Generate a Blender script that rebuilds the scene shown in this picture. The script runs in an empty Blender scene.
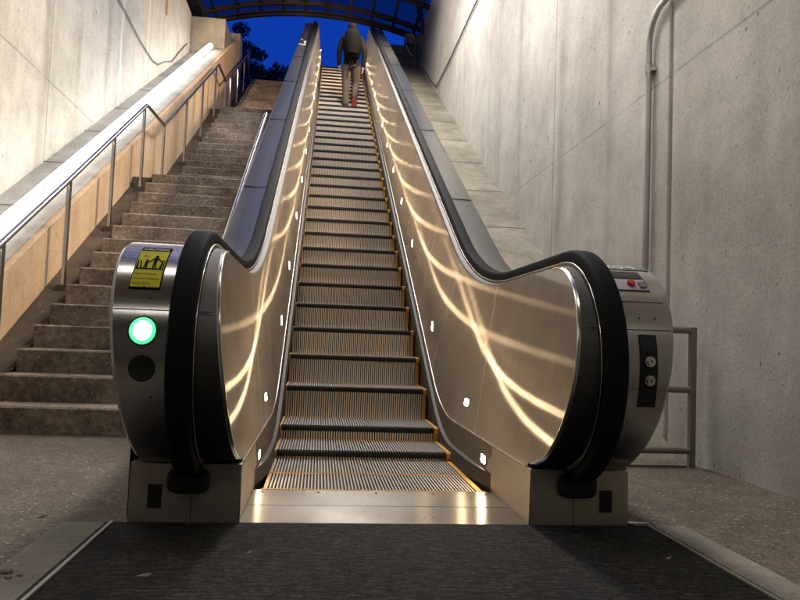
import bpy, bmesh, math, random
from mathutils import Vector, Matrix
random.seed(7)
sc = bpy.context.scene
COL = sc.collection
R = math.radians
S, C_, PI = math.sin, math.cos, math.pi

# ------------------------------------------------------------------ helpers
WLOC = {}
def link(o, parent=None, loc=(0, 0, 0)):
    COL.objects.link(o)
    o.location = loc
    WLOC[o.name] = Vector(loc)
    if parent is not None:
        o.parent = parent
        o.matrix_parent_inverse = Matrix.Translation(-WLOC[parent.name])
    return o

def tag(o, label=None, cat=None, group=None, kind=None):
    if label: o['label'] = label
    if cat: o['category'] = cat
    if group: o['group'] = group
    if kind: o['kind'] = kind
    return o

def empty(name, loc=(0, 0, 0)):
    return link(bpy.data.objects.new(name, None), None, loc)

class MB:
    """collects faces of ONE mesh object"""
    def __init__(s):
        s.v, s.f, s.m, s.sm, s.cur, s.smooth = [], [], [], [], 0, False
    def mat(s, i, smooth=False):
        s.cur, s.smooth = i, smooth; return s
    def add(s, vs, fs):
        b = len(s.v); s.v += [tuple(p) for p in vs]
        for f in fs:
            s.f.append([b + i for i in f]); s.m.append(s.cur); s.sm.append(s.smooth)
    def box(s, x0, x1, y0, y1, z0, z1):
        s.add([(x, y, z) for x in (x0, x1) for y in (y0, y1) for z in (z0, z1)],
              [(0, 1, 3, 2), (4, 6, 7, 5), (0, 4, 5, 1), (2, 3, 7, 6), (0, 2, 6, 4), (1, 5, 7, 3)])
        return s
    def cbox(s, x0, x1, y0, y1, z0, z1, c):
        """box with chamfered vertical and top edges"""
        xs = (x0, x1); P = []
        def ring(z, i):
            return [(x0 + i + c, y0 + i, z), (x1 - i - c, y0 + i, z), (x1 - i, y0 + i + c, z), (x1 - i, y1 - i - c, z),
                    (x1 - i - c, y1 - i, z), (x0 + i + c, y1 - i, z), (x0 + i, y1 - i - c, z), (x0 + i, y0 + i + c, z)]
        P = ring(z0, 0) + ring(z1 - c, 0) + ring(z1, c)
        F = [tuple(range(7, -1, -1)), tuple(range(16, 24))]
        for k in (0, 8):
            for i in range(8):
                j = (i + 1) % 8; F.append((k + i, k + j, k + 8 + j, k + 8 + i))
        s.add(P, F); return s
    def prism(s, yz, x0, x1):
        n = len(yz)
        s.add([(x0, y, z) for y, z in yz] + [(x1, y, z) for y, z in yz],
              [tuple(range(n)), tuple(range(2 * n - 1, n - 1, -1))] + [(i, i + n, (i + 1) % n + n, (i + 1) % n) for i in range(n)])
        return s
    def grid(s, rows, close=False):
        n = len(rows[0]); vs = [p for r in rows for p in r]; fs = []
        for a in range(len(rows) - 1):
            for b in range(n if close else n - 1):
                c = (b + 1) % n
                fs.append((a * n + b, a * n + c, (a + 1) * n + c, (a + 1) * n + b))
        s.add(vs, fs); return s
    def sweep(s, path, sec, caps=True):
        """path of (y,z); sec of (x, n) n along the path normal"""
        rows = []
        for i, (y, z) in enumerate(path):
            a = path[max(0, i - 1)]; b = path[min(len(path) - 1, i + 1)]
            ty, tz = b[0] - a[0], b[1] - a[1]; l = math.hypot(ty, tz) or 1
            ny, nz = -tz / l, ty / l
            rows.append([(x, y + n * ny, z + n * nz) for x, n in sec])
        s.grid(rows, True)
        if caps:
            k = len(sec)
            s.add(rows[0], [tuple(range(k))]); s.add(rows[-1], [tuple(range(k - 1, -1, -1))])
        return s
    def tube(s, pts, r, n=10, caps=True, smooth=True):
        pts = [Vector(p) for p in pts]; rows = []; sm0 = s.smooth; s.smooth = smooth
        rr = r if isinstance(r, (list, tuple)) else [r] * len(pts)
        up = None
        for i, p in enumerate(pts):
            t = (pts[min(i + 1, len(pts) - 1)] - pts[max(i - 1, 0)]).normalized()
            if up is None:
                up = Vector((0, 0, 1)) if abs(t.z) < .9 else Vector((1, 0, 0))
            u = (up - t * up.dot(t)).normalized(); w = t.cross(u); up = u
            rows.append([p + (u * C_(2 * PI * k / n) + w * S(2 * PI * k / n)) * rr[i] for k in range(n)])
        s.grid(rows, True)
        s.smooth = False
        if caps:
            s.add(rows[0], [tuple(range(n))]); s.add(rows[-1], [tuple(range(n - 1, -1, -1))])
        s.smooth = sm0
        return s
    def blob(s, c, rx, ry, rz, seed=0, k=.15, nu=10, nv=7):
        rnd = random.Random(seed); rows = []
        for j in range(nv + 1):
            th = PI * j / nv; row = []
            for i in range(nu):
                ph = 2 * PI * i / nu; q = 1 + (rnd.uniform(-k, k) if 0 < j < nv else 0)
                row.append((c[0] + rx * q * S(th) * C_(ph), c[1] + ry * q * S(th) * S(ph), c[2] + rz * q * C_(th)))
            rows.append(row)
        s.grid(rows, True); return s
    def build(s, name, mats, parent=None, loc=(0, 0, 0)):
        me = bpy.data.meshes.new(name)
        me.from_pydata(s.v, [], s.f); 
        for m in (mats if isinstance(mats, (list, tuple)) else [mats]): me.materials.append(m)
        for p, mi, sm in zip(me.polygons, s.m, s.sm):
            p.material_index = mi; p.use_smooth = sm
        me.update()
        bm = bmesh.new(); bm.from_mesh(me); bmesh.ops.recalc_face_normals(bm, faces=bm.faces); bm.to_mesh(me); bm.free()
        return link(bpy.data.objects.new(name, me), parent, loc)

# ------------------------------------------------------------------ materials
def newmat(name):
    m = bpy.data.materials.new(name); m.use_nodes = True
    nt = m.node_tree; b = nt.nodes['Principled BSDF']
    return m, nt, b
def simple(name, col, rough=.5, metal=0., spec=None):
    m, nt, b = newmat(name)
    b.inputs['Base Color'].default_value = (*col, 1); b.inputs['Roughness'].default_value = rough; b.inputs['Metallic'].default_value = metal
    if spec is not None: b.inputs['Specular IOR Level'].default_value = spec
    return m
def emit(name, col, strength):
    m, nt, b = newmat(name)
    b.inputs['Base Color'].default_value = (.8, .8, .8, 1)
    b.inputs['Emission Color'].default_value = (*col, 1); b.inputs['Emission Strength'].default_value = strength
    return m
def N(nt, t, **kw):
    n = nt.nodes.new(t)
    for k, v in kw.items():
        if k in ('operation', 'blend_type', 'data_type', 'feature', 'noise_dimensions', 'direction_type', 'axis', 'distance'): setattr(n, k, v)
        else: n.inputs[k].default_value = v
    return n
def L(nt, a, b): nt.links.new(a, b)
def coords(nt, scale=(1, 1, 1), src='Object'):
    tc = nt.nodes.new('ShaderNodeNewGeometry'); mp = nt.nodes.new('ShaderNodeMapping')
    mp.inputs['Scale'].default_value = scale; L(nt, tc.outputs['Position'], mp.inputs['Vector'])
    return mp.outputs['Vector']
def noise(nt, vec, scale, detail=4, rough=.55):
    n = nt.nodes.new('ShaderNodeTexNoise'); n.inputs['Scale'].default_value = scale
    n.inputs['Detail'].default_value = detail; n.inputs['Roughness'].default_value = rough
    if vec is not None: L(nt, vec, n.inputs['Vector'])
    return n.outputs['Fac']
def ramp(nt, fac, stops):
    r = nt.nodes.new('ShaderNodeValToRGB'); e = r.color_ramp.elements
    while len(e) < len(stops): e.new(.5)
    for k, (p, c) in enumerate(stops):
        e[k].position = p; e[k].color = (c, c, c, 1) if isinstance(c, (int, float)) else (*c, 1)
    L(nt, fac, r.inputs['Fac']); return r.outputs['Color']
def mix(nt, fac, a, b, mode='MIX'):
    n = nt.nodes.new('ShaderNodeMix'); n.data_type = 'RGBA'; n.blend_type = mode
    for sock, val in ((n.inputs[0], fac), (n.inputs[6], a), (n.inputs[7], b)):
        if hasattr(val, 'links'): L(nt, val, sock)
        elif isinstance(val, (int, float)): sock.default_value = val if sock.type == 'VALUE' else (val, val, val, 1)
        else: sock.default_value = (*val, 1)
    return n.outputs[2]
def math_(nt, op, a, b=None, c=None):
    n = nt.nodes.new('ShaderNodeMath'); n.operation = op
    for i, v in enumerate((a, b, c)):
        if v is None: continue
        if hasattr(v, 'links'): L(nt, v, n.inputs[i])
        else: n.inputs[i].default_value = v
    return n.outputs[0]
def bump(nt, b, h, strength=.3, dist=.01):
    n = nt.nodes.new('ShaderNodeBump'); n.inputs['Strength'].default_value = strength; n.inputs['Distance'].default_value = dist
    L(nt, h, n.inputs['Height']); L(nt, n.outputs['Normal'], b.inputs['Normal'])
def sepz(nt):
    tc = nt.nodes.new('ShaderNodeNewGeometry'); s = nt.nodes.new('ShaderNodeSeparateXYZ'); L(nt, tc.outputs['Position'], s.inputs[0]); return s.outputs

def concrete(name, ca, cb, pits=.5, hlines=(), vstreak=.5, drips=(), grain=1., mott=1., dark=()):
    m, nt, b = newmat(name)
    v = coords(nt)
    big = noise(nt, v, .55, 5, .6); mid = noise(nt, v, 3.5, 6, .65); fine = noise(nt, v, 55, 3, .7)
    col = mix(nt, ramp(nt, big, [(.36, 0.), (.62, 1.)]), ca, cb)
    col = mix(nt, .55 * mott, col, ramp(nt, mid, [(.25, .45), (.5, .95), (.75, 1.4)]), 'MULTIPLY')
    # vertical weather streaks
    vs = noise(nt, coords(nt, (3, 3, .18)), 2.2, 6, .65)
    col = mix(nt, vstreak, col, ramp(nt, vs, [(.3, .62), (.5, .98), (.72, 1.12)]), 'MULTIPLY')
    col = mix(nt, .55 * grain, col, ramp(nt, fine, [(.25, .55), (.5, 1.), (.8, 1.3)]), 'MULTIPLY')
    if grain > 1.4:
        cg = noise(nt, v, 24, 4, .8); col = mix(nt, .8, col, ramp(nt, cg, [(.34, .5), (.5, .98), (.66, 1.55)]), 'MULTIPLY')
    # pale aggregate specks
    vo = nt.nodes.new('ShaderNodeTexVoronoi'); vo.inputs['Scale'].default_value = 26; L(nt, v, vo.inputs['Vector'])
    sp = ramp(nt, vo.outputs['Distance'], [(.10, 1.), (.2, 0.)])
    wn = nt.nodes.new('ShaderNodeTexWhiteNoise'); L(nt, vo.outputs['Position'], wn.inputs['Vector'])
    sel = math_(nt, 'GREATER_THAN', wn.outputs['Value'], .80)
    col = mix(nt, math_(nt, 'MULTIPLY', math_(nt, 'MULTIPLY', sp, sel), .5), col, (.62, .58, .5))
    # dark bug holes: two sizes
    hole = None
    for sc_, th, rad in ((30, .80, .20), (15, .76, .17), (5.2, .72, .10)):
        vo = nt.nodes.new('ShaderNodeTexVoronoi'); vo.inputs['Scale'].default_value = sc_
        mp = coords(nt, (1, 1, .75)); 
        L(nt, mp, vo.inputs['Vector'])
        wn = nt.nodes.new('ShaderNodeTexWhiteNoise'); L(nt, vo.outputs['Position'], wn.inputs['Vector'])
        h = math_(nt, 'MULTIPLY', ramp(nt, vo.outputs['Distance'], [(rad * .6, 1.), (rad, 0.)]), math_(nt, 'GREATER_THAN', wn.outputs['Value'], th))
        hole = h if hole is None else math_(nt, 'MAXIMUM', hole, h)
    hole = math_(nt, 'MULTIPLY', hole, ramp(nt, noise(nt, v, .8, 3), [(.38, .3), (.56, 1.)]))
    col = mix(nt, math_(nt, 'MULTIPLY', hole, pits), col, (.05, .045, .04))
    o = sepz(nt)
    for z0 in hlines:     # faint horizontal pour joint, broken up
        d = math_(nt, 'ABSOLUTE', math_(nt, 'SUBTRACT', math_(nt, 'ADD', o[2], math_(nt, 'MULTIPLY', mid, .03)), z0 + .015))
        ln = ramp(nt, d, [(.003, .6), (.013, 0.)])
        ln = math_(nt, 'MULTIPLY', ln, ramp(nt, noise(nt, v, 1.3, 2), [(.36, .2), (.6, .9)]))
        col = mix(nt, ln, col, (.09, .075, .06))
    for (y0, w, a) in dark:   # dark water runs
        d = math_(nt, 'ABSOLUTE', math_(nt, 'SUBTRACT', math_(nt, 'ADD', o[1], math_(nt, 'MULTIPLY', math_(nt, 'SUBTRACT', noise(nt, coords(nt, (2, 2, .35)), 1.9, 4), .5), w * 2)), y0))
        ln = math_(nt, 'MULTIPLY', ramp(nt, d, [(w * .1, a), (w, 0.)]), ramp(nt, noise(nt, coords(nt, (1, 1, .6)), .9, 4), [(.35, .1), (.62, 1.)]))
        col = mix(nt, ln, col, (.17, .145, .115))
    for (y0, w, a) in drips:   # white lime runs
        d = math_(nt, 'ABSOLUTE', math_(nt, 'SUBTRACT', math_(nt, 'ADD', o[1], math_(nt, 'MULTIPLY', math_(nt, 'SUBTRACT', noise(nt, coords(nt, (1, 1, .5)), 1.6, 4), .5), w * 3)), y0))
        ln = ramp(nt, d, [(w * .2, a), (w, 0.)])
        ln = math_(nt, 'MULTIPLY', ln, ramp(nt, noise(nt, v, 1.1, 3), [(.3, .3), (.6, 1.)]))
        col = mix(nt, ln, col, (.62, .61, .58))
    L(nt, col, b.inputs['Base Color'])
    b.inputs['Roughness'].default_value = .85; b.inputs['Specular IOR Level'].default_value = .25
    hh = math_(nt, 'SUBTRACT', math_(nt, 'ADD', math_(nt, 'MULTIPLY', fine, .35), mid), math_(nt, 'MULTIPLY', hole, 1.5))
    bump(nt, b, hh, .28, .012)
    return m

def steel(name, col, rough, aniso, tang, streak=(300, 6, 6), amt=.25, smudge=.3):
    m, nt, b = newmat(name)
    b.inputs['Metallic'].default_value = 1.
    v = coords(nt, streak); f = noise(nt, v, 1., 2, .6); sm = noise(nt, coords(nt), 2.3, 5, .6)
    c = mix(nt, amt, col, ramp(nt, f, [(.3, .62), (.7, 1.25)]), 'MULTIPLY')
    c = mix(nt, smudge, c, ramp(nt, sm, [(.3, .6), (.7, 1.2)]), 'MULTIPLY')
    L(nt, c, b.inputs['Base Color'])
    rr = math_(nt, 'ADD', math_(nt, 'MULTIPLY', sm, .16), math_(nt, 'ADD', rough - .11, math_(nt, 'MULTIPLY', f, .06)))
    L(nt, rr, b.inputs['Roughness'])
    b.inputs['Anisotropic'].default_value = aniso
    cb = nt.nodes.new('ShaderNodeCombineXYZ')
    for i in range(3): cb.inputs[i].default_value = tang[i]
    L(nt, cb.outputs[0], b.inputs['Tangent'])
    return m

M = {}
M['wall'] = concrete('cast_concrete', (.43, .405, .36), (.57, .545, .49), .7, (2.5,), .2, ((7.1, .05, .75), (9.0, .04, .5), (11.2, .05, .6)), 1., .6, ((1.55, .22, .5), (2.75, .10, .4), (3.9, .16, .45), (5.4, .2, .4), (6.35, .12, .5), (.3, .3, .45), (-.5, .2, .5)))
M['wall_l'] = concrete('cast_concrete_pale', (.40, .385, .35), (.50, .485, .445), .7, (3.49,), .32, ((8.35, .07, .95), (9.85, .06, .95)), 1., .65, ((4.4, .25, .4), (5.55, .15, .5), (7.7, .14, .5), (6.6, .1, .35)))
M['ledge'] = concrete('ledge_concrete', (.19, .175, .135), (.30, .275, .215), .5, (), .2, (), 1.3, 1.3)
M['ledge_l'] = concrete('ledge_concrete_grey', (.30, .29, .265), (.40, .385, .35), .3, (), .2)
M['tan'] = concrete('warm_lit_concrete', (.46, .325, .21), (.58, .44, .305), .3, (), .4, (), .9, .45)  # warm lamplight on the parapet is partly put into this colour
M['stair'] = concrete('stair_stone', (.140, .110, .084), (.33, .275, .215), .6, (), .5, (), 1.8, 1.7)
M['hall'] = concrete('hall_concrete', (.34, .30, .25), (.44, .40, .34), .2)
M['gutter'] = concrete('shaded_gutter_concrete', (.045, .035, .025), (.10, .075, .05), .3)  # shade in the gutter put into the dark colour; ledge joints share it

def ground_mat():
    m, nt, b = newmat('exposed_aggregate')
    v = coords(nt)
    big = noise(nt, v, .8, 5, .6); mid = noise(nt, v, 9, 5, .7)
    col = mix(nt, ramp(nt, big, [(.3, 0.), (.7, 1.)]), (.068, .051, .035), (.142, .110, .075))
    col = mix(nt, .9, col, ramp(nt, mid, [(.28, .55), (.5, .98), (.72, 1.45)]), 'MULTIPLY')
    gr = noise(nt, v, 42, 4, .8); col = mix(nt, .85, col, ramp(nt, gr, [(.32, .35), (.5, .95), (.66, 1.9)]), 'MULTIPLY')
    h = None
    for s_, th, c, rad in ((75, .45, (.25, .205, .15), .36), (34, .66, (.46, .41, .33), .24), (60, .6, (.025, .02, .016), .34)):
        vo = nt.nodes.new('ShaderNodeTexVoronoi'); vo.inputs['Scale'].default_value = s_; L(nt, v, vo.inputs['Vector'])
        wn = nt.nodes.new('ShaderNodeTexWhiteNoise'); L(nt, vo.outputs['Position'], wn.inputs['Vector'])
        k = math_(nt, 'MULTIPLY', ramp(nt, vo.outputs['Distance'], [(rad * .6, 1.), (rad, 0.)]), math_(nt, 'GREATER_THAN', wn.outputs['Value'], th))
        col = mix(nt, math_(nt, 'MULTIPLY', k, .9), col, c)
        h = k if h is None else math_(nt, 'ADD', h, k)
    L(nt, col, b.inputs['Base Color']); b.inputs['Roughness'].default_value = .7
    bump(nt, b, math_(nt, 'ADD', h, math_(nt, 'ADD', mid, gr)), .6, .006)
    return m
M['ground'] = ground_mat()
def mat_mat():
    m, nt, b = newmat('black_ribbed_mat')
    v = coords(nt); n1 = noise(nt, v, 2, 5, .6); n2 = noise(nt, coords(nt, (14, 70, 1)), 1., 4, .75); n3 = noise(nt, v, 150, 2)
    col = mix(nt, n1, (.010, .010, .0105), (.034, .033, .032))
    col = mix(nt, .8, col, ramp(nt, n2, [(.32, .2), (.5, .9), (.66, 2.4)]), 'MULTIPLY')
    col = mix(nt, ramp(nt, n3, [(.64, 0.), (.72, .5)]), col, (.10, .09, .08))
    g4 = noise(nt, v, 60, 4, .8); col = mix(nt, .8, col, ramp(nt, g4, [(.35, .3), (.5, .9), (.68, 2.2)]), 'MULTIPLY')
    L(nt, col, b.inputs['Base Color']); b.inputs['Roughness'].default_value = .85; b.inputs['Specular IOR Level'].default_value = .12
    bump(nt, b, math_(nt, 'ADD', n2, math_(nt, 'MULTIPLY', n3, .5)), .6, .004)
    return m
M['mat'] = mat_mat()
M['kerb'] = concrete('worn_border', (.20, .185, .16), (.29, .27, .235), .4)
K30 = math.tan(R(30))
def panelmat(name, col, r_, an, tang, mixr=.3):
    m, nt, b = newmat(name); out = nt.nodes['Material Output']; nt.nodes.remove(b)
    f = noise(nt, coords(nt, (30, 460, 4)), 1., 2, .6); sm = noise(nt, coords(nt), 2.1, 5, .62)
    c = mix(nt, .30, col, ramp(nt, f, [(.3, .6), (.7, 1.3)]), 'MULTIPLY')
    c = mix(nt, .45, c, ramp(nt, sm, [(.3, .55), (.7, 1.25)]), 'MULTIPLY')
    cb = nt.nodes.new('ShaderNodeCombineXYZ'); cb.inputs[1].default_value = 1.
    cb.inputs[2].default_value = math.tan(R(25.5))      # brushed at a slant, nearly square to the slope
    g1 = nt.nodes.new('ShaderNodeBsdfAnisotropic'); g2 = nt.nodes.new('ShaderNodeBsdfAnisotropic')
    for g_, rr, a in ((g1, r_, an), (g2, .62, -.3)):
        L(nt, c, g_.inputs['Color']); g_.inputs['Roughness'].default_value = rr; g_.inputs['Anisotropy'].default_value = a
        L(nt, cb.outputs[0], g_.inputs['Tangent'])
    x = nt.nodes.new('ShaderNodeMixShader'); x.inputs[0].default_value = mixr
    L(nt, g1.outputs[0], x.inputs[1]); L(nt, g2.outputs[0], x.inputs[2]); L(nt, x.outputs[0], out.inputs[0])
    return m
M['panel_old'] = steel('brushed_panel', (.66, .58, .49), .36, .97, (0, 1, 0), (30, 420, 5), .22, .3)
M['panel'] = panelmat('brushed_bronze_panel', (.62, .575, .53), .225, -.90, (0, 1, 0), .36)
M['casing'] = steel('newel_steel', (.40, .385, .37), .25, .8, (1, 0, 0), (5, 200, 200), .25, .3)
def deckmat():
    m, nt, b = newmat('grey_deck_sheet'); n1 = noise(nt, coords(nt), 2.2, 5, .6); n2 = noise(nt, coords(nt, (120, 3, 3)), 1., 2)
    L(nt, mix(nt, .35, mix(nt, n1, (.095, .10, .105), (.15, .155, .16)), ramp(nt, n2, [(.3, .6), (.7, 1.3)]), 'MULTIPLY'), b.inputs['Base Color'])
    L(nt, math_(nt, 'ADD', math_(nt, 'MULTIPLY', n1, .04), .33), b.inputs['Roughness']); b.inputs['Metallic'].default_value = .7
    return m
M['deck'] = deckmat()
M['rim'] = steel('handrail_rim_steel', (.10, .095, .09), .5, .3, (0, .9, .4), (20, 3, 120), .2, .3)
M['base'] = steel('base_steel', (.46, .41, .35), .5, 0., (0, 0, 1), (5, 5, 200), .2, .35)
M['inner'] = steel('inner_deck_steel', (.15, .135, .12), .38, .6, (0, 1, 0), (20, 3, 120), .2, .35)
M['plate'] = steel('landing_plate_steel', (.30, .28, .25), .30, .7, (0, 1, 0), (160, 5, 5), .3, .45)
M['trimsteel'] = simple('bright_trim', (.72, .67, .60), .22, 1.)
M['joint'] = simple('joint_cover_strip', (.80, .76, .70), .5, .35)
M['floortrim'] = simple('dull_floor_trim', (.34, .32, .29), .5, .3)
M['rubber'] = simple('handrail_rubber', (.010, .011, .014), .7, 0., .07)
M['brush'] = simple('skirt_brush_black', (.012, .011, .010), .6)
M['skirt'] = simple('skirt_dark', (.05, .045, .04), .4, .6)
M['stepmetal'] = simple('step_aluminium', (.70, .63, .545), .46, .7)
M['stepnose'] = simple('step_nose_dark', (.016, .015, .014), .7, 0., .2)
M['tread'] = simple('tread_aluminium', (.27, .26, .25), .5, .6)
M['groove'] = simple('step_groove_dark', (.018, .016, .014), .8)  # darker tone for the groove floors
M['stepside'] = simple('step_core', (.05, .048, .045), .6, .3)
M['yellow'] = simple('yellow_marking', (.42, .21, .02), .6)
M['black'] = simple('black_plastic', (.006, .006, .007), .5)
M['dark'] = simple('dark_recess', (.008, .008, .008), .8)
M['chrome'] = simple('polished_rail_steel', (.55, .54, .52), .24, 1.)
M['galv'] = steel('galvanised_conduit', (.50, .50, .49), .36, 0., (0, 0, 1), (30, 30, 2), .25, .3)
M['railpaint'] = simple('dark_painted_steel', (.085, .08, .075), .45, .7)
M['blackrail'] = simple('grey_brown_rail', (.26, .23, .20), .38, .85)
M['cable'] = simple('grey_cable', (.14, .13, .12), .6)
M['white'] = simple('white_print', (.75, .75, .72), .5)
M['scrap'] = simple('dusty_scrap', (.30, .28, .24), .8)
M['signyellow'] = simple('sign_yellow', (.48, .44, .03), .7, 0., .15)
M['signblack'] = simple('sign_black', (.008, .008, .008), .8, 0., .05)
M['red'] = simple('red_plastic', (.42, .02, .02), .4)
M['lav'] = simple('pale_label', (.42, .38, .45), .5)
M['greyplate'] = simple('grey_number_plate', (.15, .15, .15), .5)
M['canopy'] = simple('canopy_steel', (.055, .04, .032), .55, .3)
M['conc_end'] = concrete('end_block_concrete', (.26, .24, .20), (.34, .315, .27), .3)
M['lamp'] = emit('skirt_light_lens', (1., .74, .45), 100)
M['green'] = emit('green_signal_lens', (.0, .62, .17), 1.1)
M['greencore'] = emit('green_signal_core', (.42, 1., .62), 1.5)
M['greenoff'] = simple('unlit_signal_lens', (.004, .012, .012), .25)
M['tube'] = emit('led_tube_glow', (1., .99, .95), 5.)
M['ceil'] = emit('luminaire_cool', (1., .95, .88), 23)
M['ceiltop'] = emit('luminaire_top', (1., .90, .76), 9)
M['lampfoot'] = emit('luminaire_foot', (1., .94, .86), 17)
M['warm'] = emit('luminaire_warm', (1., .66, .34), 60)
def glassmat():
    m, nt, b = newmat('tinted_canopy_glass'); out = nt.nodes['Material Output']; nt.nodes.remove(b)
    t = nt.nodes.new('ShaderNodeBsdfTransparent'); t.inputs[0].default_value = (.42, .55, .55, 1)
    g = nt.nodes.new('ShaderNodeBsdfGlossy'); g.inputs['Roughness'].default_value = .15; g.inputs[0].default_value = (.5, .5, .5, 1)
    x = nt.nodes.new('ShaderNodeMixShader'); x.inputs[0].default_value = .06
    L(nt, t.outputs[0], x.inputs[1]); L(nt, g.outputs[0], x.inputs[2]); L(nt, x.outputs[0], out.inputs[0])
    return m
M['glass'] = glassmat()

# ------------------------------------------------------------------ the paths of the escalator
K = math.tan(R(30)); YN, ZN, T = 2.3761, .3325, .3637
ZTOP = 7.62
def incl(y, off): return ZN + K * (y - YN) + off
def linepath(zlev, off, rad, y0, y1=17.5, rtop=2.2, n=12, ztop=None):
    """level - curve - incline - curve - level, as (y,z)"""
    zt = (ZTOP + zlev) if ztop is None else ztop
    ya = YN + (zlev - off - ZN) / K; yb = YN + (zt - off - ZN) / K
    t1 = rad * math.tan(R(15)); t2 = rtop * math.tan(R(15))
    P = [(y0, zlev)]
    if ya - t1 - y0 > .5: P.append(((y0 + ya - t1) / 2, zlev))
    for i in range(n + 1):
        a = R(30) * i / n; P.append((ya - t1 + rad * S(a), zlev + rad * (1 - C_(a))))
    e0 = P[-1]; e1 = (yb - t2 * C_(R(30)), zt - t2 * .5)
    for i in range(1, 12): P.append((e0[0] + (e1[0] - e0[0]) * i / 12, e0[1] + (e1[1] - e0[1]) * i / 12))
    for i in range(n + 1):
        a = R(30) * (1 - i / n); P.append((yb + t2 - rtop * S(a), zt - rtop * (1 - C_(a))))
    P.append((y1, zt)); return P
def at(path, y):
    for (a, za), (b, zb) in zip(path, path[1:]):
        if a <= y <= b and b > a: return za + (zb - za) * (y - a) / (b - a)
    return path[-1][1] if y > path[-1][0] else path[0][1]
CY, CZ, CR = .065, .60, .375          # newel drum centre and radius
HR = .425                             # handrail centre line radius
TOPP = linepath(CZ + CR, 1.10, 2.76, CY)
BOTP = linepath(.205, .125, 1.5, CY)
HANDP = linepath(CZ + HR, 1.155, 2.70, CY)
def arc(r, a0, a1, n):                # angle from the top of the drum towards the front
    return [(CY - r * S(R(a0 + (a1 - a0) * i / n)), CZ + r * C_(R(a0 + (a1 - a0) * i / n))) for i in range(n + 1)]
XB, XT = .535, .625                   # panel face: foot and top
XOUT = .925

escalator = empty('escalator', (0, 0, 0))
tag(escalator, 'steel escalator with grooved steps climbing between lit brushed metal balustrades', 'escalator')

def remap(me, fn):
    for v in me.vertices: v.co = fn(v.co)

def text_mb(mb, txt, size, fn, align='CENTER'):
    """lettering as mesh added to mb through fn(x, y) -> world"""
    cu = bpy.data.curves.new('lettering', 'FONT'); cu.body = txt; cu.size = size; cu.align_x = align; cu.resolution_u = 3
    o = bpy.data.objects.new('lettering', cu); COL.objects.link(o)
    dg = bpy.context.evaluated_depsgraph_get(); dg.update()
    me = bpy.data.meshes.new_from_object(o.evaluated_get(dg))
    mb.add([fn(v.co.x, v.co.y) for v in me.vertices], [tuple(p.vertices) for p in me.polygons])
    bpy.data.objects.remove(o); bpy.data.curves.remove(cu); bpy.data.meshes.remove(me)

def drum(side, x, alpha, lift):       # point on the newel casing
    lift += .018
    return (x, CY - (CR + lift) * S(alpha), CZ + (CR + lift) * C_(alpha))
def drum_patch(mb, x0, x1, a0, a1, lift, n=8):
    a0, a1 = R(a0), R(a1)
    top = [[drum(0, x, a0 + (a1 - a0) * i / n, lift) for x in (x0, x1)] for i in range(n + 1)]
    mb.grid(top)
    low = [[drum(0, x, a0 + (a1 - a0) * i / n, .0) for x in (x0, x1)] for i in range(n + 1)]
    mb.grid([[r[0] for r in top], [r[0] for r in low]]); mb.grid([[r[1] for r in top], [r[1] for r in low]])
    mb.grid([top[0], low[0]]); mb.grid([top[-1], low[-1]])
def drum_disc(mb, x, alpha, r, lift, n=28, sx=1.):
    c = drum(0, x, R(alpha), lift)
    ring = []; base = []
    for k in range(n):
        a = 2 * PI * k / n; da = r * S(a) / CR
        ring.append(drum(0, x + r * C_(a) * sx, R(alpha) + da, lift)); base.append(drum(0, x + r * C_(a) * sx, R(alpha) + da, 0))
    mb.add([c] + ring, [(0, 1 + k, 1 + (k + 1) % n) for k in range(n)]); mb.grid([ring, base], True)

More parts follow.
